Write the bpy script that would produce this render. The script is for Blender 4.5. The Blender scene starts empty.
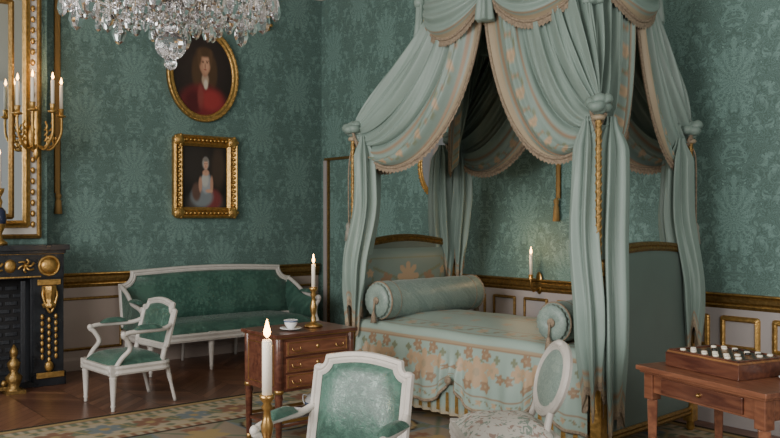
import bpy, math, random, bisect
from mathutils import Vector, Matrix
random.seed(7)
pi=math.pi; sin=math.sin; cos=math.cos

def lin(h):
    h=h.lstrip('#'); out=[]
    for i in (0,2,4):
        c=int(h[i:i+2],16)/255
        out.append(c/12.92 if c<=.04045 else ((c+.055)/1.055)**2.4)
    return tuple(out)
def mixc(a,b,t):
    t=max(0,min(1,t)); return tuple(a[i]*(1-t)+b[i]*t for i in range(3))
def ss(a,b,x):
    t=max(0,min(1,(x-a)/(b-a))); return t*t*(3-2*t)

# ---------------------------------------------------------------- materials
MATS={}
def newmat(name):
    m=bpy.data.materials.new(name); m.use_nodes=True
    MATS[name]=m
    nt=m.node_tree; b=nt.nodes['Principled BSDF']
    return m,nt,b
def simple(name,col,rough=.5,metal=0,bump=0,bscale=60,var=0,vscale=8,**kw):
    m,nt,b=newmat(name); c=lin(col)
    b.inputs['Base Color'].default_value=(*c,1)
    b.inputs['Roughness'].default_value=rough
    b.inputs['Metallic'].default_value=metal
    for k,v in kw.items():
        b.inputs[k.replace('_',' ')].default_value=v
    tc=nt.nodes.new('ShaderNodeTexCoord')
    if bump:
        n=nt.nodes.new('ShaderNodeTexNoise'); n.inputs['Scale'].default_value=bscale; n.inputs['Detail'].default_value=3
        nt.links.new(tc.outputs['Object'],n.inputs['Vector'])
        bp=nt.nodes.new('ShaderNodeBump'); bp.inputs['Strength'].default_value=bump; bp.inputs['Distance'].default_value=.01
        nt.links.new(n.outputs[0],bp.inputs['Height']); nt.links.new(bp.outputs[0],b.inputs['Normal'])
    if var:
        n=nt.nodes.new('ShaderNodeTexNoise'); n.inputs['Scale'].default_value=vscale; n.inputs['Detail'].default_value=4
        nt.links.new(tc.outputs['Object'],n.inputs['Vector'])
        r=nt.nodes.new('ShaderNodeValToRGB')
        r.color_ramp.elements[0].position=.3; r.color_ramp.elements[1].position=.7
        r.color_ramp.elements[0].color=(*[x*(1-var) for x in c],1)
        r.color_ramp.elements[1].color=(*[min(1,x*(1+var)) for x in c],1)
        nt.links.new(n.outputs[0],r.inputs[0]); nt.links.new(r.outputs[0],b.inputs['Base Color'])
    return m
class NT:
    def __init__(s,nt): s.nt=nt
    def m(s,op,a,b=None,c=None):
        n=s.nt.nodes.new('ShaderNodeMath'); n.operation=op
        for i,x in enumerate((a,b,c)):
            if x is None: continue
            if isinstance(x,(int,float)): n.inputs[i].default_value=x
            else: s.nt.links.new(x,n.inputs[i])
        return n.outputs[0]
    def comb(s,a,b,c):
        n=s.nt.nodes.new('ShaderNodeCombineXYZ')
        for i,x in enumerate((a,b,c)):
            if isinstance(x,(int,float)): n.inputs[i].default_value=x
            else: s.nt.links.new(x,n.inputs[i])
        return n.outputs[0]
    def sep(s,v):
        n=s.nt.nodes.new('ShaderNodeSeparateXYZ'); s.nt.links.new(v,n.inputs[0]); return n.outputs
    def noise(s,v,scale,detail=2,dist=0,rough=.5):
        n=s.nt.nodes.new('ShaderNodeTexNoise'); n.inputs['Scale'].default_value=scale
        n.inputs['Detail'].default_value=detail; n.inputs['Distortion'].default_value=dist; n.inputs['Roughness'].default_value=rough
        s.nt.links.new(v,n.inputs['Vector']); return n.outputs[0]
    def smooth(s,x,a,b):
        n=s.nt.nodes.new('ShaderNodeMapRange'); n.interpolation_type='SMOOTHSTEP'
        n.inputs['From Min'].default_value=a; n.inputs['From Max'].default_value=b
        s.nt.links.new(x,n.inputs['Value']); return n.outputs[0]
    def mix(s,f,a,b):
        n=s.nt.nodes.new('ShaderNodeMix'); n.data_type='RGBA'
        s.nt.links.new(f,n.inputs[0])
        for i,x in ((6,a),(7,b)):
            if isinstance(x,tuple): n.inputs[i].default_value=(*x,1)
            else: s.nt.links.new(x,n.inputs[i])
        return n.outputs[2]

def damask(name,axis,cw,ch,dark,light,rough=(.75,.5),sheen=.12,nscale=7,dx=0.0,wobble=.75):
    """woven damask: half-dropped upright bouquets ringed by leaf sprays over scrolling foliage"""
    m,nt,b=newmat(name); q=NT(nt)
    tc=nt.nodes.new('ShaderNodeTexCoord'); x,y,z=q.sep(tc.outputs['Object'])
    u={'x':x,'y':y,'c':x}[axis]; v=z
    if axis=='c': v=q.m('ADD',z,y)
    u=q.m('ADD',u,dx)
    un=q.m('DIVIDE',u,cw); par=q.m('MODULO',q.m('ADD',q.m('FLOOR',un),400.0),2.0)
    ul=q.m('ABSOLUTE',q.m('MULTIPLY',q.m('SUBTRACT',q.m('FRACT',un),.5),cw))
    vl=q.m('MULTIPLY',q.m('SUBTRACT',q.m('FRACT',q.m('ADD',q.m('DIVIDE',v,ch),q.m('MULTIPLY',par,.5))),.5),ch)
    loc=q.comb(ul,vl,0.0)
    n1=q.noise(loc,nscale,1.5,1.2,.45)
    n2=q.noise(loc,nscale*2.3,1.5,1.0)
    wob=q.m('MULTIPLY',q.m('ADD',q.m('SUBTRACT',n1,.5),q.m('MULTIPLY',q.m('SUBTRACT',n2,.5),.55)),cw*wobble)
    r=q.m('ADD',q.m('SQRT',q.m('ADD',q.m('POWER',ul,2.0),q.m('POWER',q.m('MULTIPLY',vl,.56),2.0))),wob)
    th=q.m('ARCTAN2',ul,vl)
    R=cw*.36
    pet=q.m('ADD',.7,q.m('MULTIPLY',q.m('ABSOLUTE',q.m('COSINE',q.m('MULTIPLY',th,4.5))),.3))
    flo=q.smooth(q.m('SUBTRACT',q.m('MULTIPLY',pet,R),r),-.01*cw,.016*cw)
    vein=q.smooth(q.m('ADD',q.m('SINE',q.m('MULTIPLY',r,2*pi/(cw*.06))),q.m('MULTIPLY',q.m('COSINE',q.m('MULTIPLY',th,18.0)),.6)),-.6,.5)
    band=q.m('ABSOLUTE',q.m('SUBTRACT',r,cw*.53))
    bw=q.m('MULTIPLY',q.m('ADD',.4,q.m('MULTIPLY',q.m('SINE',q.m('MULTIPLY',th,15.0)),.6)),cw*.075)
    leaf=q.smooth(q.m('SUBTRACT',bw,band),-.01*cw,.014*cw)
    fol=q.smooth(q.m('SINE',q.m('MULTIPLY',q.m('ADD',n1,q.m('MULTIPLY',n2,.4)),70)),-.1,.6)
    A=q.m('MULTIPLY',flo,q.m('ADD',.25,q.m('MULTIPLY',vein,.75)))
    B=q.m('MULTIPLY',leaf,q.m('ADD',.55,q.m('MULTIPLY',fol,.35)))
    bg=q.m('MULTIPLY',fol,.42)
    a=q.m('MAXIMUM',q.m('MAXIMUM',A,B),q.m('MULTIPLY',bg,q.m('SUBTRACT',1.0,flo)))
    big=q.noise(tc.outputs['Object'],1.1,2)
    fine=q.noise(tc.outputs['Object'],160,1)
    col=q.mix(a,lin(dark),lin(light))
    wv=q.m('ADD',q.m('ADD',.74,q.m('MULTIPLY',big,.34)),q.m('MULTIPLY',fine,.18))
    hs=nt.nodes.new('ShaderNodeHueSaturation'); nt.links.new(col,hs.inputs['Color']); nt.links.new(wv,hs.inputs['Value'])
    nt.links.new(hs.outputs[0],b.inputs['Base Color'])
    nt.links.new(q.m('ADD',rough[0],q.m('MULTIPLY',a,rough[1]-rough[0])),b.inputs['Roughness'])
    b.inputs['Sheen Weight'].default_value=sheen
    bp=nt.nodes.new('ShaderNodeBump'); bp.inputs['Strength'].default_value=.25; bp.inputs['Distance'].default_value=.002
    nt.links.new(a,bp.inputs['Height']); nt.links.new(bp.outputs[0],b.inputs['Normal'])
    return m
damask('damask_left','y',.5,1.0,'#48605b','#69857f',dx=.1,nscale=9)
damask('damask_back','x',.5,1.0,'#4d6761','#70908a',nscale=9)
damask('satin_green','c',.3,.5,'#2c4b42','#486a5e',rough=(.38,.25),sheen=.08,nscale=12)
damask('bolster_silk','c',.2,.3,'#70837d','#86978f',rough=(.45,.35),nscale=15)

def vcol(name,rough=.6,sheen=.25,bump=.15,bscale=120,spec=.4):
    m,nt,b=newmat(name)
    at=nt.nodes.new('ShaderNodeAttribute'); at.attribute_name='Col'
    tc=nt.nodes.new('ShaderNodeTexCoord'); q=NT(nt)
    n=q.noise(tc.outputs['Object'],3,3); hs=nt.nodes.new('ShaderNodeHueSaturation')
    nt.links.new(at.outputs['Color'],hs.inputs['Color'])
    nt.links.new(q.m('ADD',.88,q.m('MULTIPLY',n,.24)),hs.inputs['Value'])
    nt.links.new(hs.outputs[0],b.inputs['Base Color'])
    b.inputs['Roughness'].default_value=rough; b.inputs['Sheen Weight'].default_value=sheen
    b.inputs['Specular IOR Level'].default_value=spec
    n2=q.noise(tc.outputs['Object'],bscale,2)
    bp=nt.nodes.new('ShaderNodeBump'); bp.inputs['Strength'].default_value=bump; bp.inputs['Distance'].default_value=.004
    nt.links.new(n2,bp.inputs['Height']); nt.links.new(bp.outputs[0],b.inputs['Normal'])
    return m
vcol('silk',.46,.05,.1)
vcol('rugpile',.95,0,.5,200,.05)
vcol('canvas',.45,0,.1,80,.5)

simple('gold','#b28e52',.36,.8,.35,70,.3,30)
simple('gold_dark','#84693c',.42,.75,.5,55,.3,40)
simple('white_paint','#b8b4ae',.42,0,.05,90,.08,12)
simple('dado_paint','#a09a99',.5,0,0,1,.05,3)
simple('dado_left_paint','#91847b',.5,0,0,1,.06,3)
simple('black_marble','#23262a',.18,0,0,1,.5,9)
simple('iron','#3a3d42',.45,.6,.3,40)
simple('soot','#1b1b1d',.9)
simple('wax','#e6dfd0',.45)
simple('wick','#222222',.9)
simple('trim_tan','#877866',.85,0,.8,160,.3,60)
simple('footboard_silk','#53625c',.55,0,.05,150,.08,3,Sheen_Weight=.08)
simple('ceiling_paint','#cfcac0',.8)
simple('porcelain','#dcdcdc',.12)
simple('porcelain_blue','#52607c',.15)
simple('brass','#a98650',.28,.9)
simple('mirror_glass','#cfd6d4',.03,1)
simple('ebony','#1a1715',.3)
simple('ivory','#ddd6c6',.35)
simple('rope','#8f7242',.7,.1,.5,150)
simple('enamel_blue','#262d44',.15)
m,nt,b=newmat('crystal'); b.inputs['Base Color'].default_value=(.88,.87,.9,1); b.inputs['Roughness'].default_value=.02
b.inputs['Transmission Weight'].default_value=.97; b.inputs['IOR'].default_value=1.52
m,nt,b=newmat('flame'); b.inputs['Base Color'].default_value=(1,.6,.2,1)
b.inputs['Emission Color'].default_value=(1,.5,.15,1); b.inputs['Emission Strength'].default_value=22
def wood(name,dark,light,scale=5,rough=.28):
    m,nt,b=newmat(name); q=NT(nt); tc=nt.nodes.new('ShaderNodeTexCoord')
    mp=nt.nodes.new('ShaderNodeMapping'); mp.inputs['Scale'].default_value=(1,7,7)
    nt.links.new(tc.outputs['Object'],mp.inputs[0])
    n=q.noise(mp.outputs[0],scale,4,.6)
    nt.links.new(q.mix(q.smooth(n,.25,.75),lin(dark),lin(light)),b.inputs['Base Color'])
    b.inputs['Roughness'].default_value=rough; b.inputs['Coat Weight'].default_value=.15
wood('mahogany','#42221b','#67402f'); wood('mahogany_light','#5e3829','#85573f')
wood('inlay','#6d4a30','#94693f')
m,nt,b=newmat('floral_cotton'); q=NT(nt); tc=nt.nodes.new('ShaderNodeTexCoord')
n=q.noise(tc.outputs['Object'],22,2,1); n2=q.noise(tc.outputs['Object'],16,2,2)
c1=q.mix(q.smooth(n,.56,.62),lin('#b9b7b0'),lin('#937f76')); c2=q.mix(q.smooth(n2,.56,.6),c1,lin('#7a8a80'))
nt.links.new(c2,b.inputs['Base Color']); b.inputs['Roughness'].default_value=.8
m,nt,b=newmat('parquet'); q=NT(nt); tc=nt.nodes.new('ShaderNodeTexCoord'); x,y,z=q.sep(tc.outputs['Object'])
colm=q.m('FLOOR',q.m('DIVIDE',y,.42)); pp=q.m('PINGPONG',y,.42); vv=q.m('DIVIDE',q.m('ADD',x,pp),.11)
fr=q.m('FRACT',vv); fl=q.m('FLOOR',vv)
wn=nt.nodes.new('ShaderNodeTexWhiteNoise'); wn.noise_dimensions='3D'; nt.links.new(q.comb(colm,fl,0.0),wn.inputs['Vector'])
seam=q.smooth(q.m('ABSOLUTE',q.m('SUBTRACT',fr,.5)),.45,.49)
s2=q.smooth(q.m('ABSOLUTE',q.m('SUBTRACT',q.m('FRACT',q.m('DIVIDE',y,.42)),.5)),.488,.497)
gr=q.noise(tc.outputs['Object'],30,3,1)
c=q.mix(wn.outputs['Value'],lin('#5c3d30'),lin('#8a624b'))
c=q.mix(q.m('MULTIPLY',gr,.5),c,lin('#4a2f24'))
c=q.mix(q.m('MAXIMUM',seam,s2),c,lin('#26160f'))
nt.links.new(c,b.inputs['Base Color']); b.inputs['Roughness'].default_value=.3

# ---------------------------------------------------------------- mesh builder
class MB:
    def __init__(s): s.v=[];s.f=[];s.mi=[];s.sm=[];s.c=[];s.mats=[];s.M=Matrix();s.hascol=False
    def mat(s,n):
        if n not in s.mats: s.mats.append(n)
        return s.mats.index(n)
    def add(s,verts,faces,mat,smooth=True,cols=None):
        o=len(s.v)
        s.v+= [s.M@Vector(p) for p in verts]
        s.f+= [tuple(i+o for i in f) for f in faces]
        k=s.mat(mat); s.mi+=[k]*len(faces); s.sm+=[smooth]*len(faces)
        if cols: s.hascol=True; s.c+=cols
        else: s.c+=[(.18,.22,.2)]*len(verts)
    def box(s,c,d,mat,rz=0):
        x,y,z=c; a,b_,h=d[0]/2,d[1]/2,d[2]/2
        vs=[(i*a,j*b_,k*h) for k in(-1,1) for j in(-1,1) for i in(-1,1)]
        if rz: vs=[(p[0]*cos(rz)-p[1]*sin(rz),p[0]*sin(rz)+p[1]*cos(rz),p[2]) for p in vs]
        vs=[(p[0]+x,p[1]+y,p[2]+z) for p in vs]
        s.add(vs,[(0,2,3,1),(4,5,7,6),(0,1,5,4),(2,6,7,3),(0,4,6,2),(1,3,7,5)],mat,False)
    def lathe(s,prof,c,mat,n=20,smooth=True,axis='z',flute=0,fn=8,sx=1,sy=1,col=None):
        vs=[];fs=[]
        for r,z in prof:
            for i in range(n):
                a=2*pi*i/n; rr=r*(1+flute*cos(fn*a)) if flute else r
                p=(rr*cos(a)*sx,rr*sin(a)*sy,z)
                if axis=='x': p=(p[2],p[0],p[1])
                elif axis=='y': p=(p[1],p[2],p[0])
                vs.append((p[0]+c[0],p[1]+c[1],p[2]+c[2]))
        for k in range(len(prof)-1):
            for i in range(n):
                j=(i+1)%n; fs.append((k*n+i,k*n+j,(k+1)*n+j,(k+1)*n+i))
        fs.append(tuple(range(n-1,-1,-1))); fs.append(tuple((len(prof)-1)*n+i for i in range(n)))
        s.add(vs,fs,mat,smooth,[col]*len(vs) if col else None)
    def ell(s,c,r,mat,n=16,smooth=True,col=None):
        prof=[(max(1e-4,sin(pi*k/10)),-cos(pi*k/10)*r[2]) for k in range(11)]
        s.lathe(prof,c,mat,n,smooth,'z',sx=r[0],sy=r[1],col=col)
    def tube(s,pts,r,mat,n=8,closed=False,flat=1.0,col=None):
        P=[Vector(p) for p in pts]; N=len(P)
        R=r if isinstance(r,(list,tuple)) else [r]*N
        vs=[];fs=[];up=None
        for i in range(N):
            if closed: t=(P[(i+1)%N]-P[i-1])
            else: t=P[min(i+1,N-1)]-P[max(i-1,0)]
            if t.length<1e-9: t=Vector((0,0,1))
            t.normalize()
            if up is None:
                up=Vector((0,0,1)) if abs(t.z)<.9 else Vector((1,0,0))
            up=(up-t*up.dot(t)); up.normalize(); sd=t.cross(up)
            for k in range(n):
                a=2*pi*k/n; vs.append(P[i]+(up*sin(a)*flat+sd*cos(a))*R[i])
        for i in range(N if closed else N-1):
            j=(i+1)%N
            for k in range(n):
                l=(k+1)%n; fs.append((i*n+k,i*n+l,j*n+l,j*n+k))
        if not closed:
            fs.append(tuple(range(n-1,-1,-1))); fs.append(tuple((N-1)*n+k for k in range(n)))
        s.add(vs,fs,mat,True,[col]*len(vs) if col else None)
    def grid(s,fn,nu,nv,mat,col=None,smooth=True):
        vs=[];cs=[];fs=[]
        for i in range(nu+1):
            for j in range(nv+1):
                u=i/nu;v=j/nv
                vs.append(fn(u,v))
                if col: cs.append(col(u,v))
        for i in range(nu):
            for j in range(nv):
                a=i*(nv+1)+j; fs.append((a,a+nv+1,a+nv+2,a+1))
        s.add(vs,fs,mat,smooth,cs if col else None)
    def sweep(s,path,prof,mat,smooth=False):
        n=len(path); vs=[];fs=[];m=len(prof)
        for i in range(n):
            p0=Vector(path[i-1]);p1=Vector(path[i]);p2=Vector(path[(i+1)%n])
            d1=(p1-p0).normalized();d2=(p2-p1).normalized()
            n1=Vector((d1.y,-d1.x));n2=Vector((d2.y,-d2.x)); k=1+n1.dot(n2)
            nn=(n1+n2)/max(k,.35)
            for a,b_ in prof: vs.append((p1.x+nn.x*a,p1.y+nn.y*a,b_))
        for i in range(n):
            j=(i+1)%n
            for k in range(m):
                l=(k+1)%m; fs.append((i*m+k,j*m+k,j*m+l,i*m+l))
        s.add(vs,fs,mat,smooth)
    def dome(s,path,h,mat,z0=0,pw=4,col=None):
        n=len(path); cx=sum(p[0] for p in path)/n; cy=sum(p[1] for p in path)/n
        sc=[1,.985,.95,.9,.82,.7,.5,.25,.02]; vs=[];fs=[]
        for q_ in sc:
            for p in path:
                X=cx+(p[0]-cx)*q_;Y=cy+(p[1]-cy)*q_
                vs.append((X,Y,z0+h*(1-q_**pw)))
        for k in range(len(sc)-1):
            for i in range(n):
                j=(i+1)%n; fs.append((k*n+i,k*n+j,(k+1)*n+j,(k+1)*n+i))
        fs.append(tuple((len(sc)-1)*n+i for i in range(n)))
        s.add(vs,fs,mat)
    def plate(s,path,z0,z1,mat):
        n=len(path); vs=[(p[0],p[1],z0) for p in path]+[(p[0],p[1],z1) for p in path]
        fs=[tuple(range(n-1,-1,-1)),tuple(range(n,2*n))]+[(i,(i+1)%n,n+(i+1)%n,n+i) for i in range(n)]
        s.add(vs,fs,mat,False)
    def finish(s,name,loc=(0,0,0),rz=0,bevel=0,parent=None,scale=1):
        me=bpy.data.meshes.new(name); me.from_pydata([tuple(v) for v in s.v],[],s.f)
        for n in s.mats: me.materials.append(MATS[n])
        me.polygons.foreach_set('material_index',s.mi); me.polygons.foreach_set('use_smooth',s.sm)
        if s.hascol:
            a=me.color_attributes.new('Col','FLOAT_COLOR','POINT')
            flat=[]
            for c in s.c: flat+=[c[0],c[1],c[2],1]
            a.data.foreach_set('color',flat)
        me.update()
        ob=bpy.data.objects.new(name,me); bpy.context.scene.collection.objects.link(ob)
        ob.location=loc; ob.rotation_euler=(0,0,rz); ob.scale=(scale,)*3
        if bevel:
            b=ob.modifiers.new('Bevel','BEVEL'); b.width=bevel; b.segments=2; b.limit_method='ANGLE'; b.angle_limit=math.radians(60)
        if parent: ob.parent=parent
        return ob

def rr(w,h,r,n=5):
    out=[]
    for cx,cy,a0 in ((w/2-r,h/2-r,0),(-w/2+r,h/2-r,90),(-w/2+r,-h/2+r,180),(w/2-r,-h/2+r,270)):
        for k in range(n+1):
            a=math.radians(a0+90*k/n); out.append((cx+r*cos(a),cy+r*sin(a)))
    return out
def ellp(a,b,n=48,cx=0,cy=0): return [(cx+a*cos(2*pi*i/n),cy+b*sin(2*pi*i/n)) for i in range(n)]
def crest(w,h,r,arch=.02,n=6,m=10,rb=.03):
    out=[]
    for k in range(4):
        a=math.radians(180+90*k/3); out.append((-w/2+rb+rb*cos(a),rb+rb*sin(a)))
    for k in range(4):
        a=math.radians(270+90*k/3); out.append((w/2-rb+rb*cos(a),rb+rb*sin(a)))
    out.append((w/2,h-r*1.0))
    for k in range(1,n+1):
        a=math.radians(270-90*k/n); out.append((w/2+r*cos(a),h+r*sin(a)))
    x0=w/2-r
    for k in range(1,m):
        t=k/m; out.append((x0-2*x0*t,h+arch*sin(pi*t)))
    for k in range(0,n):
        a=math.radians(0-90*k/n); out.append((-w/2+r*cos(a),h+r*sin(a)))
    out.append((-w/2,h-r))
    return out
def prof_round(a,b,n=8): return [(a*cos(2*pi*i/n),b*sin(2*pi*i/n)) for i in range(n)]
def bez(pts,n=12):
    P=[Vector(p) for p in pts]; out=[]
    segs=(len(P)-1)
    for i in range(segs):
        p0=P[max(i-1,0)];p1=P[i];p2=P[i+1];p3=P[min(i+2,segs)]
        for k in range(n):
            t=k/n; out.append(.5*((2*p1)+(p2-p0)*t+(2*p0-5*p1+4*p2-p3)*t*t+(3*p1-p0-3*p2+p3)*t**3))
    out.append(P[-1]); return out
PX=Matrix(((0,0,1,0),(1,0,0,0),(0,1,0,0),(0,0,0,1)))
PY=Matrix(((1,0,0,0),(0,0,-1,0),(0,1,0,0),(0,0,0,1)))
T=Matrix.Translation

# ---------------------------------------------------------------- room
X1,Y0,ZC=10.8,-8.4,4.4
mb=MB(); mb.box((X1/2-.1,Y0/2,-.05),(X1+.2,-Y0,.1),'parquet'); mb.finish('floor')
mb=MB(); mb.box((X1/2-.1,Y0/2,ZC+.05),(X1+.2,-Y0,.1),'ceiling_paint'); mb.finish('ceiling')
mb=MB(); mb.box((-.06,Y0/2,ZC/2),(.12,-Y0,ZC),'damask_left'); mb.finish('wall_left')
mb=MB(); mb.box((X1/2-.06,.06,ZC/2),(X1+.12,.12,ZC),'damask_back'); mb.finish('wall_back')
RAIL=[(.001,.82),(.02,.82),(.03,.845),(.03,.86),(.045,.88),(.05,.91),(.04,.93),(.055,.945),(.055,.965),(.001,.965)]
RAILB=[(.001,.85),(.018,.85),(.026,.87),(.026,.885),(.04,.9),(.045,.925),(.036,.935),(.048,.948),(.048,.962),(.001,.962)]
def rail(mb,axis,a,b_,mat,prof=RAIL):
    if axis=='y': vs=[(p[0],t,p[1]) for t in (a,b_) for p in prof]
    else: vs=[(t,-p[0],p[1]) for t in (a,b_) for p in prof]
    n=len(prof); mb.add(vs,[(i,(i+1)%n,n+(i+1)%n,n+i) for i in range(n)]+[tuple(range(n)),tuple(range(2*n-1,n-1,-1))],mat,False)
MOLD=[(-.014,0),(-.012,.012),(-.004,.018),(.006,.014),(.012,.008),(.014,0)]
MOLDB=[(-.02,0),(-.018,.014),(-.008,.024),(.008,.018),(.016,.01),(.02,0)]
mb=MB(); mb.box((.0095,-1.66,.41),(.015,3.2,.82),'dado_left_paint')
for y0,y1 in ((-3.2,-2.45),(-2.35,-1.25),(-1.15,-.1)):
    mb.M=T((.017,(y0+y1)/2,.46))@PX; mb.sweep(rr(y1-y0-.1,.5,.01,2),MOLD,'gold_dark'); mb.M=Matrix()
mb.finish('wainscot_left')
mb=MB(); rail(mb,'y',-3.28,-.06,'gold_dark'); mb.tube([(.056,-3.28,.955),(.056,-.06,.955)],.008,'gold',6); mb.tube([(.032,-3.28,.852),(.032,-.06,.852)],.008,'gold',6); mb.finish('trim_1')
mb=MB(); mb.box((5.8,-.0095,.43),(9.9,.015,.84),'dado_paint')
x=.965; kk=0
while x<10:
    w=.32
    mb.M=T((x+w/2,-.017,.675))@PY; mb.sweep(rr(w-.06,.21,.006,2),MOLDB if kk>=10 else MOLD,'gold' if kk>=10 else 'gold_dark'); mb.M=Matrix()
    mb.M=T((x+w/2,-.017,.35))@PY; mb.sweep(rr(w-.06,.3,.006,2),MOLD,'dado_paint'); mb.M=Matrix()
    x+=w+.06; kk+=1
mb.finish('wainscot_back')
mb=MB(); rail(mb,'x',.9,X1-.2,'gold_dark',RAILB); mb.tube([(.9,-.049,.955),(X1-.2,-.049,.955)],.007,'gold',6); mb.tube([(.9,-.028,.876),(X1-.2,-.028,.876)],.007,'gold',6); mb.finish('trim_2')
BP=[(.001,.001),(.03,.001),(.03,.1),(.02,.13),(.001,.13)]
mb=MB(); rail(mb,'y',-3.28,-.04,'dado_left_paint',BP); mb.finish('baseboard_left')
mb=MB(); rail(mb,'x',.9,X1-.2,'dado_paint',BP); mb.finish('baseboard_back')
mb=MB()
mb.box((.15,-.031,1.1),(.06,.058,2.2),'dado_paint'); mb.box((.195,-.026,1.1),(.016,.05,2.2),'gold_dark')
mb.box((.80,-.031,1.1),(.06,.058,2.2),'dado_paint'); mb.box((.475,-.026,2.215),(.71,.048,.03),'gold_dark')
mb.box((.485,-.012,1.1),(.56,.02,2.2),'damask_back')
mb.finish('door_1',bevel=.004)
CP=[(.001,ZC-.25),(.03,ZC-.25),(.06,ZC-.18),(.14,ZC-.08),(.2,ZC-.05),(.2,ZC-.001),(.001,ZC-.001)]
mb=MB(); rail(mb,'y',Y0,0,'white_paint',CP); mb.finish('trim_3')
mb=MB(); rail(mb,'x',0,X1,'white_paint',CP); mb.finish('trim_4')
mb=MB(); mb.box((.13,-4.13,ZC/2),(.26,1.66,ZC),'damask_left'); mb.finish('wall_chimney_breast')

# ---------------------------------------------------------------- rug
rx0,rx1,ry0,ry1=2.08,8.6,-6.9,-.22
C_={k:lin(v) for k,v in dict(cream='#9a8f7b',beige='#85796a',blue='#6a7274',dark='#3b362f',rust='#7a5d4d',green='#666c5a',gold='#94815d').items()}
def flower(dx,dy,R,k=5,ph=0):
    r=math.hypot(dx,dy)
    if r>R*1.05: return 0
    th=math.atan2(dy,dx)+ph
    lim=R*(.55+.45*abs(cos(k/2*th)))
    if r<R*.25: return 2
    return 1 if r<lim else 0
def rugcol(u,v):
    x=rx0+(rx1-rx0)*u; y=ry0+(ry1-ry0)*v
    e=min(x-rx0,rx1-x,y-ry0,ry1-y)
    along=y if min(x-rx0,rx1-x)<=min(y-ry0,ry1-y) else x
    if e<.05: return C_['dark']
    if e<.09: return C_['gold']
    if e<.12: return C_['rust']
    if e<.19: return C_['cream'] if (along/.08)%1<.5 else C_['green']
    if e<.21: return C_['gold']
    if e<.62:
        P=.34; p=((along/P)%1-.5)*P; q_=(e-.415)
        f=flower(p,q_,.14,6,.4)
        if f==2: return C_['gold']
        if f: return C_['rust'] if int(along/P)%2 else C_['blue']
        if abs(q_-.12*sin(along*2*pi/P))<.018: return C_['gold']
        if flower(((along/P+.5)%1-.5)*P,q_,.09,5): return C_['green']
        if flower(((along/.17)%1-.5)*.17,abs(q_)-.16,.04,4): return C_['green']
        return C_['cream']
    if e<.64: return C_['gold']
    if e<.71: return C_['cream'] if (along/.08)%1<.5 else C_['rust']
    if e<.74: return C_['dark']
    G=.56
    gx=((x/G)%1-.5)*G; gy=((y/G)%1-.5)*G
    if (int(x//G)+int(y//G))%2==0:
        f=flower(gx,gy,.2,8)
        if f==2: return C_['cream']
        if f: return C_['rust']
        r=math.hypot(gx,gy)
        if .21<r<.235: return C_['gold']
        if flower(abs(gx)-.2,abs(gy)-.2,.07,5): return C_['green']
        return C_['dark'] if r>.235 and r<.26 else C_['blue']
    f=flower(gx,gy,.16,5,.3)
    if f: return C_['gold']
    if abs(abs(gx)-abs(gy))<.022: return C_['green']
    if flower(abs(gx)-.18,abs(gy)-.04,.06,5): return C_['rust']
    return C_['beige']
mb=MB()
mb.grid(lambda u,v:(rx0+(rx1-rx0)*u,ry0+(ry1-ry0)*v,.0109),380,380,'rugpile',rugcol)
mb.box(((rx0+rx1)/2,(ry0+ry1)/2,.0055),(rx1-rx0,ry1-ry0,.0105),'trim_tan')
mb.finish('carpet')

# ---------------------------------------------------------------- candles
LIGHTS=[]
def candle(mb,x,y,z,r,h,lit=True):
    mb.lathe([(r,0),(r,h*.97),(r*.8,h),(r*.3,h-.004)],(x,y,z),'wax',14)
    mb.tube([(x,y,z+h-.004),(x,y,z+h+.012)],.0015,'wick',5)
    if lit:
        mb.lathe([(.0008,0),(r*.65,.012),(r*.75,.022),(r*.4,.044),(.0005,.066)],(x,y,z+h+.005),'flame',10)
def stick(mb,x,y,z,h,rb,mat='brass'):
    P=[(1,0),(1,.03),(.85,.06),(.45,.1),(.25,.14),(.32,.2),(.2,.27),(.3,.36),(.38,.5),(.24,.62),(.2,.74),(.34,.8),(.22,.86),(.42,.93),(.45,1),(.2,1)]
    mb.lathe([(a*rb,b_*h) for a,b_ in P],(x,y,z),mat,20)

# ---------------------------------------------------------------- fireplace
mb=MB(); ya,yb=-4.95,-3.25
mb.box((.467,(ya+yb)/2,1.245),(.40,yb-ya+.06,.05),'black_marble')
mb.box((.442,(ya+yb)/2,1.205),(.35,yb-ya+.02,.03),'black_marble')
mb.box((.43,(ya+yb)/2,1.08),(.33,yb-ya,.22),'black_marble')
for s_,yc in ((1,yb-.13),(-1,ya+.13)):
    mb.box((.425,yc,.49),(.32,.26,.98),'black_marble')
    mb.box((.445,yc,.061),(.36,.28,.12),'black_marble')
    mb.M=T((.597,yc,1.08))@PX; mb.dome(ellp(.075,.075,24),.03,'gold'); mb.sweep(ellp(.085,.085,24),prof_round(.012,.012,6),'gold'); mb.M=Matrix()
    mb.box((.592,yc,.93),(.02,.2,.05),'gold'); mb.box((.63,yc,.1),(.02,.24,.05),'gold')
    mb.lathe([(.05,0),(.06,.03),(.04,.05),(.05,.1),(.062,.16),(.06,.2)],(.6,yc,.7),'gold',16,flute=.08,fn=8)
    mb.tube(bez([(.6,yc-.05,.88),(.62,yc-.06,.8),(.63,yc,.66),(.62,yc+.06,.8),(.6,yc+.05,.88)],6),.012,'gold',8)
    for k in range(7):
        for dy in (-.06,0,.06):
            mb.ell((.595,yc+dy,.62-.06*k-(.03 if dy==0 else 0)),(.012,.016,.026),'gold',8)
    mb.ell((.595,yc,.17),(.02,.04,.05),'gold',10)
mb.box((.598,(ya+yb)/2,1.19),(.012,yb-ya,.012),'gold'); mb.box((.598,(ya+yb)/2,.985),(.012,yb-ya-.4,.014),'gold')
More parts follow.
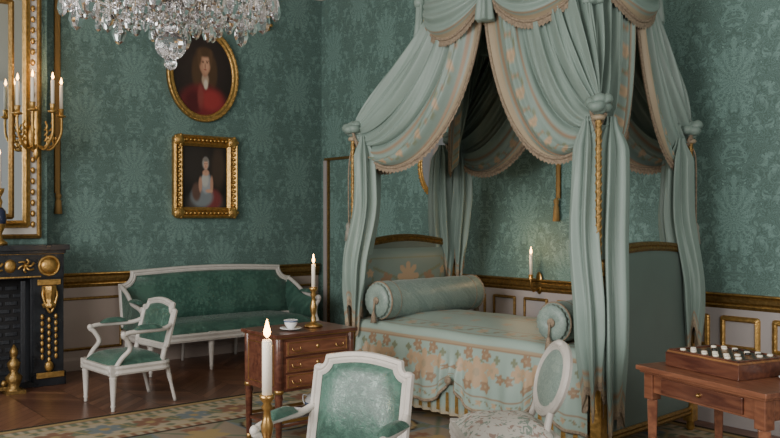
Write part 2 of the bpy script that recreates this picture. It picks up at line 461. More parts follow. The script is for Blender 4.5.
for k in range(9):
    yc=ya+.33+k*(yb-ya-.66)/8
    mb.M=T((.597,yc,1.085))@PX
    if k%2: mb.dome(ellp(.05,.06,20),.022,'gold')
    else:
        for a in range(6):
            mb.tube(bez([(0,0,0),(.04*cos(a*pi/3),.04*sin(a*pi/3),.02),(.075*cos(a*pi/3+.5),.06*sin(a*pi/3+.5),.01)],5),.01,'gold',6)
        mb.dome(ellp(.022,.022,12),.03,'gold')
    mb.M=Matrix()
mb.box((.28,(ya+yb)/2,.49),(.03,1.18,.98),'soot')
for s_ in (-1,1): mb.box((.4,(ya+yb)/2+s_*.6,.49),(.27,.05,.98),'iron')
mb.box((.44,(ya+yb)/2,.021),(.34,1.2,.04),'soot')
for k in range(12):
    z=.1+.07*k
    for j in range(9):
        yy=-4.6+.13*j+(.065 if k%2 else 0)
        mb.box((.3,yy,z),(.01,.1,.035),'iron')
mb.box((.58,-3.6,.5),(.02,.04,.9),'iron'); mb.box((.58,-4.6,.5),(.02,.04,.9),'iron')
mb.finish('fireplace',bevel=.005)
mb=MB()
mb.lathe([(.07,0),(.075,.03),(.04,.05),(.06,.1),(.07,.14),(.03,.18),(.045,.22),(.055,.26),(.02,.3),(.03,.33),(.035,.36),(.005,.42)],(.75,-3.72,0),'gold_dark',20,flute=.05)
mb.box((.75,-3.72,.0155),(.16,.16,.03),'gold_dark'); mb.box((.75,-3.9,.05),(.05,.3,.03),'gold_dark')
for k in range(4): mb.ell((.75,-3.8-.07*k,.09),(.02,.025,.03),'gold_dark',10)
mb.finish('andiron')
mb=MB(); yc=-4.13; mb.M=T((.263,yc,2.5))@PX; W=1.54;H=2.36
mb.plate(rr(W,H,.01,1),0,.02,'white_paint')
mb.sweep(rr(W-.03,H-.03,.005,1),[(-.025,0),(-.025,.04),(-.01,.055),(.012,.045),(.02,0)],'gold_dark')
mb.sweep(rr(W-.26,H-.26,.005,1),[(-.04,.01),(-.035,.04),(-.012,.06),(.012,.045),(.03,.04),(.035,.01)],'gold')
mb.plate(rr(W-.3,H-.3,.005,1),.02,.025,'mirror_glass')
mb.sweep(rr(W-.52,H-.4,.005,1),[(-.03,.02),(-.025,.04),(0,.05),(.02,.04),(.025,.02)],'gold_dark')
for sx in (-1,1):
    for k in range(22):
        mb.ell((sx*(W/2-.075),-1.05+.1*k,.03),(.02,.032,.018),'gold',8)
mb.M=Matrix(); mb.finish('overmantel_mirror')
mb=MB()
mb.ell((0,0,.02),(.03,.06,.13),'gold'); mb.lathe([(.004,-.2),(.03,-.15),(.02,-.1),(.035,-.03),(.025,.05),(.04,.12),(.02,.2),(.03,.24),(.004,.3)],(.06,0,0),'gold',14,flute=.1)
ca=[(-.19,.1),(-.09,.2),(.09,.18),(.19,.1)]
for dy,dx_ in ca:
    zc=.28 if abs(dy)>.1 else .31
    mb.tube(bez([(.06,0,-.05),(.06+dx_*.5,dy*.55,-.1),(.06+dx_,dy*.95,.02),(.06+dx_,dy*1.02,.15),(.06+dx_,dy,zc-.08)],8),.012,'gold',8)
    mb.lathe([(.012,0),(.04,.01),(.045,.02),(.02,.03),(.022,.07),(.028,.085)],(.06+dx_,dy,zc-.09),'gold',14)
    candle(mb,.06+dx_,dy,zc-.005,.016,.22)
    for k in range(3): mb.ell((.06+dx_*.7,dy*.8,.0-.03*k),(.012,.012,.018),'gold',8)
    for k in range(4):
        mb.tube(bez([(.06+dx_*.5,dy*.5,-.08+.05*k),(.06+dx_*.6,dy*.7,-.05+.05*k),(.06+dx_*.5,dy*.6,-.0+.05*k)],4),.009,'gold',6)
mb.finish('wall_candelabra',(.325,-3.43,2.24)); LIGHTS.append((.5,-3.43,2.9))
mb=MB(); mb.lathe([(.07,0),(.07,.02),(.03,.05),(.025,.1),(.05,.16),(.06,.22),(.05,.3),(.02,.34),(.03,.38),(.015,.42),(.04,.47),(.045,.5),(.02,.5)],(0,0,0),'gold',18)
mb.lathe([(.045,.15),(.063,.22),(.055,.3),(.03,.33)],(0,0,0),'enamel_blue',18)
candle(mb,0,0,.49,.018,.3); mb.finish('mantel_candlestick',(.47,-3.77,1.271))
def bellpull(name,loc,rz,h,w):
    mb=MB(); mb.box((0,-.01,h/2),(w,.012,h),'rope')
    for s_ in(-1,1): mb.tube([(s_*w/2,-.012,0),(s_*w/2,-.012,h)],.006,'gold_dark',6)
    mb.lathe([(w*.35,0),(w*.6,-.02),(w*.5,-.05),(w*.35,-.055),(w*.55,-.07),(w*.75,-.2),(w*.6,-.2)],(0,-.04,0),'rope',14,flute=.08,fn=7)
    mb.finish(name,loc,rz)
bellpull('bell_pull',(.005,-3.13,1.75),pi/2,2.38,.05)
bellpull('bell_pull',(3.66,-.005,1.68),0,1.2,.04)

# ---------------------------------------------------------------- portraits
def blobs(layers,bg):
    L=[(cx,cy,rx_,ry_,lin(c),sf) for cx,cy,rx_,ry_,c,sf in layers]; b0=lin(bg)
    def f(u,v):
        c=b0
        for cx,cy,a,b_,cc,sf in L:
            d=math.hypot((u-cx)/a,(v-cy)/b_)
            c=mixc(c,cc,1-ss(1-sf,1+sf,d))
        return c
    return f
OV=blobs([(0,.1,.9,.9,'#2e2420',.6),(.03,.25,.36,.44,'#3f2e23',.2),(-.22,.08,.18,.4,'#4b3725',.3),(.32,.06,.16,.4,'#4b3725',.3),(0,-.75,.8,.5,'#6a2326',.25),(.25,-.62,.4,.25,'#8a3030',.4),(-.35,-.7,.3,.3,'#4a181b',.4),(-.1,-.55,.1,.3,'#7f3a36',.4),
 (.06,-.12,.12,.16,'#a8927e',.3),(.08,-.24,.07,.12,'#c4b8a8',.3),(.05,.06,.1,.12,'#9c7560',.3),(.05,.26,.19,.25,'#ab8067',.2),(.09,.27,.11,.19,'#bf9479',.5),(-.02,.31,.035,.018,'#3a2318',.4),(.13,.31,.035,.018,'#3a2318',.4),(-.02,.35,.045,.01,'#4a3020',.5),(.13,.35,.045,.01,'#4a3020',.5),
 (.06,.22,.02,.07,'#8f6450',.6),(.06,.13,.05,.016,'#8a4038',.5),(.04,.56,.27,.12,'#4b3725',.3),(-.14,.42,.07,.2,'#57402c',.4),(.25,.42,.06,.2,'#57402c',.4)],'#191412')
RC=blobs([(-.4,.4,.8,.7,'#2f2a27',.6),(.6,.3,.3,.7,'#3f342b',.4),(0,-.85,.8,.4,'#494441',.3),(.3,-.75,.45,.35,'#6d3434',.3),(-.15,-.65,.5,.35,'#6f777b',.25),(.05,-.2,.24,.35,'#8d9296',.2),(.0,-.1,.16,.22,'#a9a8a2',.3),(-.4,-.5,.2,.3,'#59443c',.3),
 (.3,-.25,.07,.28,'#a8816c',.3),(-.22,-.25,.08,.25,'#a8816c',.3),(.18,-.46,.16,.06,'#b58e78',.3),(.03,.14,.15,.1,'#b58e78',.3),(.03,.24,.06,.1,'#a8816c',.3),(0.02,.46,.15,.2,'#8d8a86',.3),(.03,.41,.1,.14,'#be9580',.25),(-.01,.44,.02,.012,'#3a2318',.4),(.075,.44,.02,.012,'#3a2318',.4),(.03,.38,.012,.03,'#96705c',.5),(.03,.33,.03,.012,'#96453d',.5),(.03,.58,.11,.07,'#77726c',.4)],'#1a1816')
def grow(w): return [(-w*.45,0),(-w*.5,w*.25),(-w*.25,w*.5),(-w*.05,w*.38),(w*.12,w*.42),(w*.35,w*.62),(w*.5,w*.45),(w*.5,0)]
def portrait_oval(name,a,b_,loc,M,paint,fw=.08):
    mb=MB(); mb.M=M; n=72; vs=[(0,0,.02)];cs=[paint(0,0)];fs=[];K=44
    for k in range(1,K+1):
        for i in range(n):
            t=2*pi*i/n; u=k/K*cos(t);v=k/K*sin(t); vs.append((a*u,b_*v,.02)); cs.append(paint(u,v))
    for i in range(n): fs.append((0,1+i,1+(i+1)%n))
    for k in range(K-1):
        for i in range(n):
            j=(i+1)%n; fs.append((1+k*n+i,1+(k+1)*n+i,1+(k+1)*n+j,1+k*n+j))
    mb.add(vs,fs,'canvas',True,cs)
    mb.plate(ellp(a+fw*.8,b_+fw*.8,60),0,.015,'gold_dark')
    mb.sweep(ellp(a+fw*.5,b_+fw*.5,72),grow(fw),'gold',True)
    for i in range(48):
        t=2*pi*i/48; mb.ell(((a+fw*.85)*cos(t),(b_+fw*.85)*sin(t),fw*.5),(.012,.012,.012),'gold',6)
        mb.ell(((a+fw*.2)*cos(t),(b_+fw*.2)*sin(t),fw*.4),(.008,.008,.008),'gold',6)
    mb.M=Matrix(); return mb.finish(name,loc)
def portrait_rect(name,w,h,loc,M,paint,fw=.1,n=90):
    mb=MB(); mb.M=M; mb.grid(lambda u,v:((u-.5)*w,(v-.5)*h,.02),n,n,'canvas',lambda u,v:paint(u*2-1,v*2-1))
    mb.plate(rr(w+fw*1.6,h+fw*1.6,.01,1),0,.015,'gold_dark')
    mb.sweep(rr(w+fw,h+fw,.004,1),grow(fw),'gold')
    for sx in(-1,1):
        for sy in(-1,1):
            mb.ell((sx*(w/2+fw*.5),sy*(h/2+fw*.5),fw*.45),(fw*.55,fw*.55,fw*.3),'gold',10)
            for k in range(5):
                a=k*2*pi/5; mb.ell((sx*(w/2+fw*.5)+.05*cos(a),sy*(h/2+fw*.5)+.05*sin(a),fw*.55),(.022,.022,.015),'gold',8)
    for i in range(11):
        for sy in(-1,1): mb.ell(((i-5)/11*w,sy*(h/2+fw*.55),fw*.55),(.02,.016,.018),'gold',8)
    for i in range(13):
        for sx in(-1,1): mb.ell((sx*(w/2+fw*.55),(i-6)/13*h,fw*.55),(.016,.02,.018),'gold',8)
    mb.M=Matrix(); return mb.finish(name,loc)
portrait_oval('oval_portrait_painting',.345,.44,(.005,-1.58,3.08),PX,OV)
portrait_rect('framed_portrait_painting',.52,.66,(.005,-1.56,1.96),PX,RC,.12)
portrait_rect('small_landscape_painting',.34,.3,(.005,-1.0,3.93),PX,blobs([(0,-.6,1,.6,'#3a3a2c',.4)],'#4a4a42'),.08,20)
portrait_oval('oval_pastel_painting',.22,.29,(2.10,-.005,2.06),PY,blobs([(0,-.3,.5,.7,'#77746e',.3),(0,.3,.25,.35,'#9a8a80',.3)],'#7f8488'),.06)

# ---------------------------------------------------------------- seating
LEG=[(.012,0),(.016,.01),(.013,.03),(.020,.05),(.016,.06),(.028,.30),(.031,.31),(.024,.325),(.03,.335),(.03,.34)]
def fauteuil(name,loc,rz,arms=True,oval=False,fab='satin_green',backfab=None,seatfab=None,W=.60,D=.54,sh=.42,bh=.54,scale=1,ah=.26,tilt=12):
    backfab=backfab or fab; seatfab=seatfab or fab
    mb=MB(); wp='white_paint'
    mb.M=T((0,0,sh-.05)); mb.sweep(rr(W-.05,D-.05,.07,5),[(-.025,-.035),(.02,-.035),(.027,-.02),(.02,.0),(.027,.02),(.02,.035),(-.025,.035)],wp)
    mb.plate(rr(W-.07,D-.07,.06,5),-.03,.03,seatfab)
    mb.dome(rr(W-.055,D-.055,.07,6),.085,seatfab,.03,4); mb.M=Matrix()
    for sx in (-1,1):
        mb.lathe([(r,z*(sh-.08)/.34) for r,z in LEG],(sx*(W/2-.045),-D/2+.045,0),wp,16,flute=.07,fn=8)
        mb.box((sx*(W/2-.045),-D/2+.045,sh-.05),(.062,.062,.08),wp)
        mb.M=T((sx*(W/2-.045),-D/2+.013,sh-.05))@PY; mb.dome(ellp(.02,.02,12),.008,wp); mb.M=Matrix()
        mb.tube(bez([(sx*(W/2-.07),D/2+.05,.004),(sx*(W/2-.07),D/2+.0,.2),(sx*(W/2-.065),D/2-.03,sh-.05)],5),[.015]*5+[.02]*6,wp,8)
    th=math.radians(tilt); Mb=T((0,D/2-.045,sh+.09))@Matrix.Rotation(pi/2-th,4,'X')
    bw=W-.10
    if oval: path=ellp(bw/2,bh/2-.01,48,0,bh/2-.02)
    else: path=crest(bw,bh-.05,.06,.025)
    mb.M=Mb
    mb.sweep(path,[(-.026,-.018),(.024,-.018),(.03,0),(.024,.016),(.006,.022),(0,.014),(-.01,.02),(-.026,.012)],wp)
    cy=bh/2-.02 if oval else (bh-.03)/2
    inner=[(p[0]*.92,cy+(p[1]-cy)*.92) for p in path]
    mb.plate(inner,-.014,.004,backfab); mb.dome(inner,.035,backfab,.004,4)
    MM=Mb@Matrix.Rotation(pi,4,'Y'); mb.M=MM; mb.dome([(-p[0],p[1]) for p in inner][::-1],.015,backfab,.012,4)
    mb.M=Mb
    if not oval:
        for sx in (-1,1): mb.ell((sx*bw/2,bh-.095,.0),(.03,.022,.026),wp,10)
        for sx in (-1,1): mb.tube([(sx*(bw/2-.015),.03,0),(sx*(bw/2-.005),-.14,0)],[.022,.024],wp,8)
    else:
        for sx in (-1,1): mb.tube(bez([(sx*(bw/2-.08),.06,0),(sx*(bw/2-.07),-.04,0),(sx*(bw/2-.03),-.14,0)],5),.02,wp,8)
        mb.ell((0,bh-.02,.01),(.05,.022,.025),wp,10)
    mb.M=Matrix()
    if arms:
        for sx in (-1,1):
            h1=sh+ah; y1=D/2-.045+(ah-.09)*sin(th)
            mb.tube(bez([(sx*(bw/2+.01),y1,h1+.02),(sx*(W/2-.01),y1-.08,h1-.005),(sx*(W/2+.015),.0,h1-.005),(sx*(W/2+.015),-.12,h1-.01),(sx*(W/2+.012),-.165,h1-.03),(sx*(W/2+.0),-.135,h1-.06),(sx*(W/2-.015),-.10,h1-.14),(sx*(W/2-.03),-.16,sh+.04),(sx*(W/2-.04),-.2,sh-.02)],6),.019,wp,10)
            mb.M=T((sx*(W/2+.005),.04,h1+.008)); mb.dome(rr(.07,.25,.033,4),.04,fab,0,3); mb.M=Matrix()
            mb.ell((sx*(W/2+.012),-.165,h1-.02),(.022,.024,.026),wp,10)
    return mb.finish(name,loc,rz,scale=scale)
fauteuil('upholstered_armchair',(1.71,-3.11,0.001),math.radians(4),bh=.39,sh=.37,ah=.25,tilt=15)
fauteuil('upholstered_armchair',(5.44,-3.69,0.015),math.radians(23),bh=.48,sh=.42,scale=.9,W=.61)
fauteuil('medallion_back_chair',(5.27,-2.45,0.015),math.radians(-34),arms=False,oval=True,fab='bolster_silk',backfab='bolster_silk',seatfab='floral_cotton',W=.53,D=.52,sh=.38,bh=.38,tilt=17)

# settee
mb=MB(); W,D,sh=2.02,.74,.40; wp='white_paint'
mb.M=T((0,0,sh-.06)); mb.sweep(rr(W-.05,D-.05,.09,5),[(-.025,-.04),(.02,-.04),(.028,-.02),(.02,0),(.028,.025),(.02,.04),(-.025,.04)],wp)
mb.plate(rr(W-.08,D-.08,.08,5),-.03,.03,'satin_green'); mb.M=T((0,0,sh-.03))
mb.dome(rr(W-.07,D-.07,.09,6),.11,'satin_green',0,8); mb.M=Matrix()
for x in (-.95,-.32,.32,.95):
    mb.lathe([(r*1.05,z*.85) for r,z in LEG],(x,-D/2+.05,0),wp,16,flute=.07,fn=8); mb.box((x,-D/2+.05,sh-.06),(.07,.07,.09),wp)
    mb.tube([(x*.98,D/2-.02,.003),(x*.98,D/2-.06,sh-.05)],[.016,.022],wp,8)
th=math.radians(9); Mb=T((0,D/2-.1,sh+.02))@Matrix.Rotation(pi/2-th,4,'X'); mb.M=Mb
path=crest(W-.06,.53,.13,.03,10,16)
mb.sweep(path,[(-.028,-.02),(.026,-.02),(.033,0),(.026,.018),(.008,.026),(0,.016),(-.012,.022),(-.028,.014)],wp)
inner=[(p[0]*.975,.28+(p[1]-.28)*.91) for p in path]
mb.plate(inner,-.015,.0,'satin_green'); mb.dome(inner,.06,'satin_green',0,8); mb.M=Matrix()
for sx in (-1,1):
    xo=sx*(W/2-.02)
    top=bez([(xo,D/2-.05,sh+.42),(xo,D/2-.2,sh+.36),(xo+sx*.01,0,sh+.27),(xo+sx*.02,-.18,sh+.24),(xo+sx*.02,-.26,sh+.21),(xo,-.24,sh+.15),(xo-sx*.01,-.24,sh+.06),(xo-sx*.015,-.3,sh-.03)],8)
    mb.tube(top,.022,wp,10)
    sub=top[:30]
    def fp(u,v,sub=sub,sx=sx):
        p=sub[min(int(u*(len(sub)-1)),len(sub)-1)]
        return (p.x-sx*(.03+.035*sin(pi*min(1,v))),p.y,(sh)*(1-v)+(p.z-.01)*v)
    mb.grid(fp,29,8,'satin_green')
    def fq(u,v,sub=sub,sx=sx):
        p=sub[min(int(u*(len(sub)-1)),len(sub)-1)]
        return (p.x+sx*.005,p.y,(sh)*(1-v)+(p.z-.01)*v)
    mb.grid(fq,29,4,'satin_green')
    mb.M=T((xo,-.06,sh+.285)); mb.dome(rr(.075,.3,.035,4),.035,'satin_green',0,3); mb.M=Matrix()
    mb.ell((xo+sx*.02,-.26,sh+.23),(.03,.03,.035),wp,12)
mb.finish('settee',(.50,-1.57,0.001),pi/2)

# ---------------------------------------------------------------- commode table
mb=MB(); w,d=.60,.42; ma='mahogany'
mb.box((0,0,.74),(w+.04,d+.04,.022),ma); mb.box((0,0,.727),(w+.02,d+.02,.01),'brass')
mb.box((0,0,.55),(w,d,.34),ma)
for z in (.655,.55,.445):
    mb.box((0,-d/2-.006,z),(w-.12,.012,.092),'mahogany_light')
    mb.M=T((0,-d/2-.012,z))@PY; mb.sweep(rr(w-.14,.075,.003,1),prof_round(.0025,.003,6),'brass'); mb.dome(ellp(.012,.016,12),.008,'brass'); mb.M=Matrix()
    for sx in(-1,1):
        mb.tube(bez([(sx*.17-.03,-d/2-.016,z+.008),(sx*.17-.025,-d/2-.028,z-.012),(sx*.17+.025,-d/2-.028,z-.012),(sx*.17+.03,-d/2-.016,z+.008)],5),.003,'brass',6)
for sx in(-1,1):
    mb.M=T((sx*(w/2+.001),0,.55))@(PX if sx>0 else PX@Matrix.Rotation(pi,4,'Y')); mb.sweep(rr(d-.1,.26,.003,1),prof_round(.003,.004,6),'brass'); mb.M=Matrix()
    for sy in(-1,1):
        X_,Y_=sx*(w/2-.02),sy*(d/2-.02)
        mb.lathe([(.03,.38),(.03,.74)],(X_,Y_,0),ma,14,flute=.05)
        mb.lathe([(.010,0),(.014,.01),(.014,.04),(.018,.05),(.025,.33),(.03,.34),(.024,.36),(.03,.38)],(X_,Y_,0),ma,14)
        mb.lathe([(.012,0),(.0165,.012),(.0165,.045),(.012,.05)],(X_,Y_,0),'brass',14)
        mb.lathe([(.031,.37),(.0335,.375),(.0335,.39),(.031,.395)],(X_,Y_,0),'brass',14)
mb.box((0,0,.16),(w-.03,d-.03,.018),ma)
for s_ in(-1,1): mb.box((0,s_*(d/2-.02),.185),(w-.05,.006,.02),'brass')
mb.finish('chest_table',(3.58,-2.64,.0125),pi/2,bevel=.003)
mb=MB(); stick(mb,0,0,0,.27,.065); candle(mb,0,0,.265,.013,.16); mb.finish('brass_candlestick',(3.60,-2.54,.766)); LIGHTS.append((3.60,-2.54,1.27))
def cup(name,loc,s=1):
    mb=MB(); mb.lathe([(.02,0),(.03,.002),(.065,.012),(.067,.016),(.03,.008),(.005,.006)],(0,0,0),'porcelain',24)
    mb.lathe([(.018,.008),(.02,.014),(.036,.035),(.042,.062),(.040,.062),(.033,.036),(.016,.018),(.001,.016)],(0,0,0),'porcelain',24)
    mb.lathe([(.0405,.05),(.0425,.052),(.043,.06),(.0405,.06)],(0,0,0),'porcelain_blue',24)
    mb.tube(bez([(.038,0,.055),(.062,0,.05),(.058,0,.028),(.032,0,.025)],5),.003,'porcelain',6)
    mb.finish(name,loc,random.random()*6,scale=s)
cup('teacup_and_saucer',(3.66,-2.76,.766),1.1)
mb=MB()
mb.lathe([(.03,0),(.035,.01),(.065,.05),(.07,.08),(.05,.115),(.03,.125),(.032,.13),(.01,.145),(.012,.155),(.001,.165)],(0,.08,0),'porcelain',24)
mb.tube(bez([(.06,.08,.04),(.1,.08,.06),(.115,.08,.11)],5),[.012]*6+[.007]*5,'porcelain',8)
mb.tube(bez([(-.06,.08,.1),(-.105,.08,.1),(-.1,.08,.05),(-.06,.08,.035)],5),.005,'porcelain',8)
mb.lathe([(.04,0),(.075,.03),(.08,.05),(.077,.05),(.06,.025),(.001,.01)],(0,-.13,0),'porcelain',24)
mb.lathe([(.068,.04),(.072,.06),(.068,.07)],(0,.08,0),'porcelain_blue',24)
mb.finish('tea_service',(3.62,-2.60,.183),.3)

mb=MB(); mb.lathe([(.2,.64),(.2,.66),(.19,.665),(.01,.662)],(0,0,0),'mahogany',32)
mb.lathe([(.03,.08),(.045,.12),(.02,.2),(.03,.35),(.018,.45),(.03,.58),(.07,.64)],(0,0,0),'mahogany',16)
for k in range(3):
    a=2*pi*k/3; mb.tube(bez([(0,0,.14),(.09*cos(a),.09*sin(a),.14),(.17*cos(a),.17*sin(a),.05),(.22*cos(a),.22*sin(a),.018)],5),.015,'mahogany',8)
mb.finish('pedestal_table',(5.80,-4.215,.0125))
mb=MB(); stick(mb,0,0,0,.215,.06); candle(mb,0,0,.21,.0175,.195); mb.finish('tall_brass_candlestick',(5.805,-4.215,.6785)); LIGHTS.append((5.81,-4.21,1.2))
mb=MB(); mb.ell((0,-.02,0),(.04,.015,.1),'brass')
mb.tube(bez([(0,-.02,-.04),(0,-.1,-.07),(0,-.13,0),(0,-.13,.04)],6),.008,'brass',8); mb.lathe([(.015,0),(.04,.012),(.02,.02),(.022,.05)],(0,-.13,.03),'brass',14)
candle(mb,0,-.13,.075,.014,.18); mb.finish('wall_sconce',(3.45,-.005,.93)); LIGHTS.append((3.45,-.3,1.27))

# ---------------------------------------------------------------- game table
mb=MB(); w,d,h=.80,.58,.74; ma='mahogany_light'
mb.box((0,0,h-.012),(w,d,.024),ma); mb.box((0,0,h-.03),(w-.03,d-.03,.014),ma)
mb.box((0,0,h-.085),(w-.08,d-.08,.1),ma)
mb.box((0,-d/2+.034,h-.085),(w-.3,.012,.075),'mahogany'); mb.M=T((0,-d/2+.028,h-.085))@PY; mb.dome(ellp(.012,.012,12),.018,'brass'); mb.M=Matrix()
for sx in(-1,1):
    for sy in(-1,1):
        X_,Y_=sx*(w/2-.06),sy*(d/2-.06)
        mb.box((X_,Y_,h-.1),(.06,.06,.14),ma)
        mb.lathe([(.014,0),(.02,.02),(.018,.05),(.036,h-.17)],(X_,Y_,0),ma,4,False)
mb.finish('game_table',(6.26,-1.85,.0125),math.radians(-14),bevel=.004)
mb=MB()
mb.box((0,0,.035),(.46,.34,.07),'mahogany'); mb.box((0,0,.074),(.45,.33,.01),'inlay')
for i in range(10):
    for j in range(8):
        X_,Y_=-.1575+.035*i,-.1225+.035*j
        mb.box((X_,Y_,.0805),(.034,.034,.004),'ebony' if (i+j)%2 else 'inlay')
for i in range(10):
    for j in range(8):
        if (i+j)%2==0 and (j<2 or j>5 or random.random()<.35):
            mt='ivory' if j<3 or random.random()<.3 else 'ebony'
            mb.lathe([(.013,0),(.014,.003),(.014,.008),(.012,.011),(.004,.009)],(-.1575+.035*i,-.1225+.035*j,.0825),mt,14)
for sx in(-1,1): mb.box((sx*.205,0,.083),(.02,.31,.008),'mahogany')
for s_ in(-1,1): mb.box((0,s_*.155,.083),(.43,.012,.008),'mahogany')
mb.finish('draughts_board_box',(6.18,-1.83,.754),math.radians(-14),bevel=.002)
cup('porcelain_dish',(6.52,-1.84,.754),1.0)
mb=MB(); mb.box((0,0,.36),(.5,.4,.07),'gold'); mb.M=T((0,0,.395)); mb.dome(rr(.5,.4,.04),.09,'floral_cotton',0,4); mb.M=Matrix()
for sx in(-1,1):
    for sy in(-1,1): mb.lathe([(.014,0),(.02,.01),(.015,.03),(.022,.05),(.018,.06),(.03,.3),(.034,.31),(.03,.33)],(sx*.21,sy*.16,0),'gold',14,flute=.06)
for k in range(16): mb.ell((-.235+.0313*k,-.205,.355),(.012,.008,.02),'gold',8)
mb.finish('gilt_stool',(6.45,-1.0,.0125),.1)

# ---------------------------------------------------------------- canopy bed
bed=bpy.data.objects.new('canopy_bed',None); bpy.context.scene.collection.objects.link(bed); bed.location=(4.025,-1.035,.0125); bed.rotation_euler=(0,0,math.radians(4))
HL,HW=1.145,.585
BASE=lin('#778982'); PINK=lin('#a48d72'); TAN=lin('#94866f'); LEAF=lin('#6f7660'); COV=lin('#899c94'); WINE=lin('#87705a')
def vine(s_,e,w,period):
    p=(s_/period)%1-.5; q_=e-w/2
    f=flower(p*period,q_,w*.36,5)
    if f==2: return TAN
    if f: return PINK
    if abs(q_-.28*w*sin(2*pi*s_/period))<w*.07: return LEAF
    if flower(((s_/period+.5)%1-.5)*period,q_,w*.2,4): return WINE
    return None
mb=MB()
for sx in(-1,1):
    for sy in(-1,1):
        mb.box((sx*HL,sy*HW,.34),(.075,.075,.55),'gold'); mb.lathe([(.02,0),(.03,.02),(.024,.05),(.035,.07),(.035,.08)],(sx*HL,sy*HW,0),'gold',14)
        mb.box((sx*HL,sy*HW,.85),(.055,.055,.6),'gold_dark')
        mb.lathe([(.045,0),(.045,.02),(.02,.04),(.022,.06)],(sx*HL,sy*HW,1.14),'gold',14)
        ox,oy=sx*HL,sy*HW; zt=2.08 if sx>0 and sy>0 else 2.18
        n=44; mb.tube([(ox,oy,1.15+(zt-1.15)*i/n) for i in range(n+1)],.018,'gold_dark',10)
        for ph in (0,pi):
            mb.tube([(ox+.016*cos(ph+i*.55),oy+.016*sin(ph+i*.55),1.17+(zt-1.17)*i/110) for i in range(111)],.007,'rope',5)
for sy in(-1,1): mb.box((0,sy*(HW-.02),.17),(2*HL-.06,.04,.14),'gold')
mb.box((0,0,.33),(2*HL-.1,2*HW-.12,.42),'white_paint')
mb.finish('frame',parent=bed,bevel=.004)
for nm,xx in(('headboard',-HL),('footboard',HL)):
    mb=MB(); h=1.14; wB=2*HW+.02
    path=crest(wB-.06,h,.07,.05 if nm=='headboard' else .03,8,14); mb.M=T((xx,0,.14))@PX
    mb.sweep(path,[(-.03,-.03),(.02,-.03),(.03,-.01),(.028,.02),(.01,.034),(0,.024),(-.015,.032),(-.03,.02)],'gold_dark')
    ins=[(p[0]*.955,.56+(p[1]-.56)*.955) for p in path]
    mb.plate(ins,-.02,.012,'footboard_silk')
    if nm=='footboard':
        mb.dome(ins,.02,'footboard_silk',.012,10)
    else:
        def hc(u,v):
            y=(u-.5)*1.02; z=.5+.6*v; e=min(.51-abs(y),.6-.6*v+.02)
            if e<.02: return PINK
            if .03<e<.13:
                c=vine(y if e<.6-.6*v+.01 and .51-abs(y)>e else z,e-.03,.1,.2)
                if c: return c
            if flower(y*1.0,(z-.86),.13,8): return PINK
            if flower(abs(y)-.25,(z-.84),.07,5): return WINE
            if abs(z-.8-.12*abs(y)*3)<.012 and abs(y)<.4: return LEAF
            return lin('#71817a')
        mb.grid(lambda u,v:((u-.5)*1.02,.5+.6*v,.014+.03*(1-(2*u-1)**8)*(1-(2*v-1)**8)),100,60,'silk',hc)
    mb.M=Matrix(); mb.finish(nm,parent=bed)
yF=-HW-.015
hem=.16
def secpt(t):
    L1=.62-hem
    if t<L1: return (yF,hem+t,'s',L1-t)
    t-=L1; r=.06; La=pi/2*r
    if t<La:
        a=t/r; return (yF+r-r*cos(a),.62+r*sin(a),'t',t-La*.5)
    t-=La; Wt=-2*yF-2*r
    if t<Wt:
        return (yF+r+t,.68+.05*sin(pi*t/Wt),'t',t+La*.5)
    t-=Wt
    if t<La:
        a=pi/2-t/r; return (-yF-r+r*cos(a),.62+r*sin(a),'t',La-t)
    t-=La; return (-yF,.62-t,'s',t)
LT=(.62-hem)+.0942+(-2*yF-.12)+.0942+.3
GX=[-1.0,-.05,.72]
def cvf(u,v):
    x=-1.09+2.18*u; y,z,k,dd=secpt(v*LT*.9999)
    if k=='s' and y<0:
        f=ss(.0,.35,dd); g=sum(math.exp(-((x-c)/.13)**2) for c in GX)
        y-= f*(.012*sin(x*17)+.008*sin(x*41+1)+g*.022*sin((x)*75)+.02)
        z+= (.16*math.exp(-min(abs(x-c) for c in GX)**2/.012))*ss(.12,.46,dd)
    if k=='t': z+=.006*sin(x*9+y*5)*sin(y*7)
    return (x,y,z)
def bouquet(px,py,R):
    f=flower(px,py,R*.5,6,.5)
    if f==2: return TAN
    if f: return PINK
    for ax,ay,rr_ in ((.62,.12,.28),(.34,-.42,.22),(.36,.56,.22),(.95,-.12,.18)):
        f=flower(abs(px)-ax*R,py-ay*R,rr_*R,5)
        if f==2: return TAN
        if f: return WINE if rr_<.23 else PINK
    if abs(py-(.15*R+.25*R*cos(abs(px)/R*3)))<.008 and abs(px)<1.25*R: return LEAF
    if flower(abs(px)-.8*R,py-.45*R,.14*R,4) : return LEAF
    return None
def cvc(u,v):
    x=-1.09+2.18*u; y,z,k,dd=secpt(v*LT*.9999)
    if k=='s':
        if dd<.016 : return TAN
        if .02<dd<.03: return WINE
        if dd>.44: return TAN
        if .37<dd<.43:
            c=vine(x,dd-.37,.06,.14)
            if c: return c
        if dd>.352 and dd<.36: return WINE
        P=.50; p=((x+.06)/P)%1-.5
        c=bouquet(p*P,.19-dd,.22)
        if c: return c
        return COV
    if .05<dd<.06 or .20<dd<.21: return WINE
    if .065<dd<.2:
        c=vine(x,dd-.065,.135,.24)
        if c: return mixc(c,COV,.15)
    if abs(dd-.55)<.006 or abs(dd-.72)<.006: return WINE
    if .555<dd<.715:
        c=vine(x,dd-.555,.16,.3)
        if c: return mixc(c,COV,.15)
    if flower(((x/.3)%1-.5)*.3,((dd-.22)/.3)%1*.3-.15,.045,5) and .22<dd<.54: return mixc(COV,PINK,.7)
    return COV
mb=MB(); mb.grid(cvf,280,200,'silk',cvc)
mb.tube([cvf(i/120,0.0005) for i in range(121)],.011,'trim_tan',6)
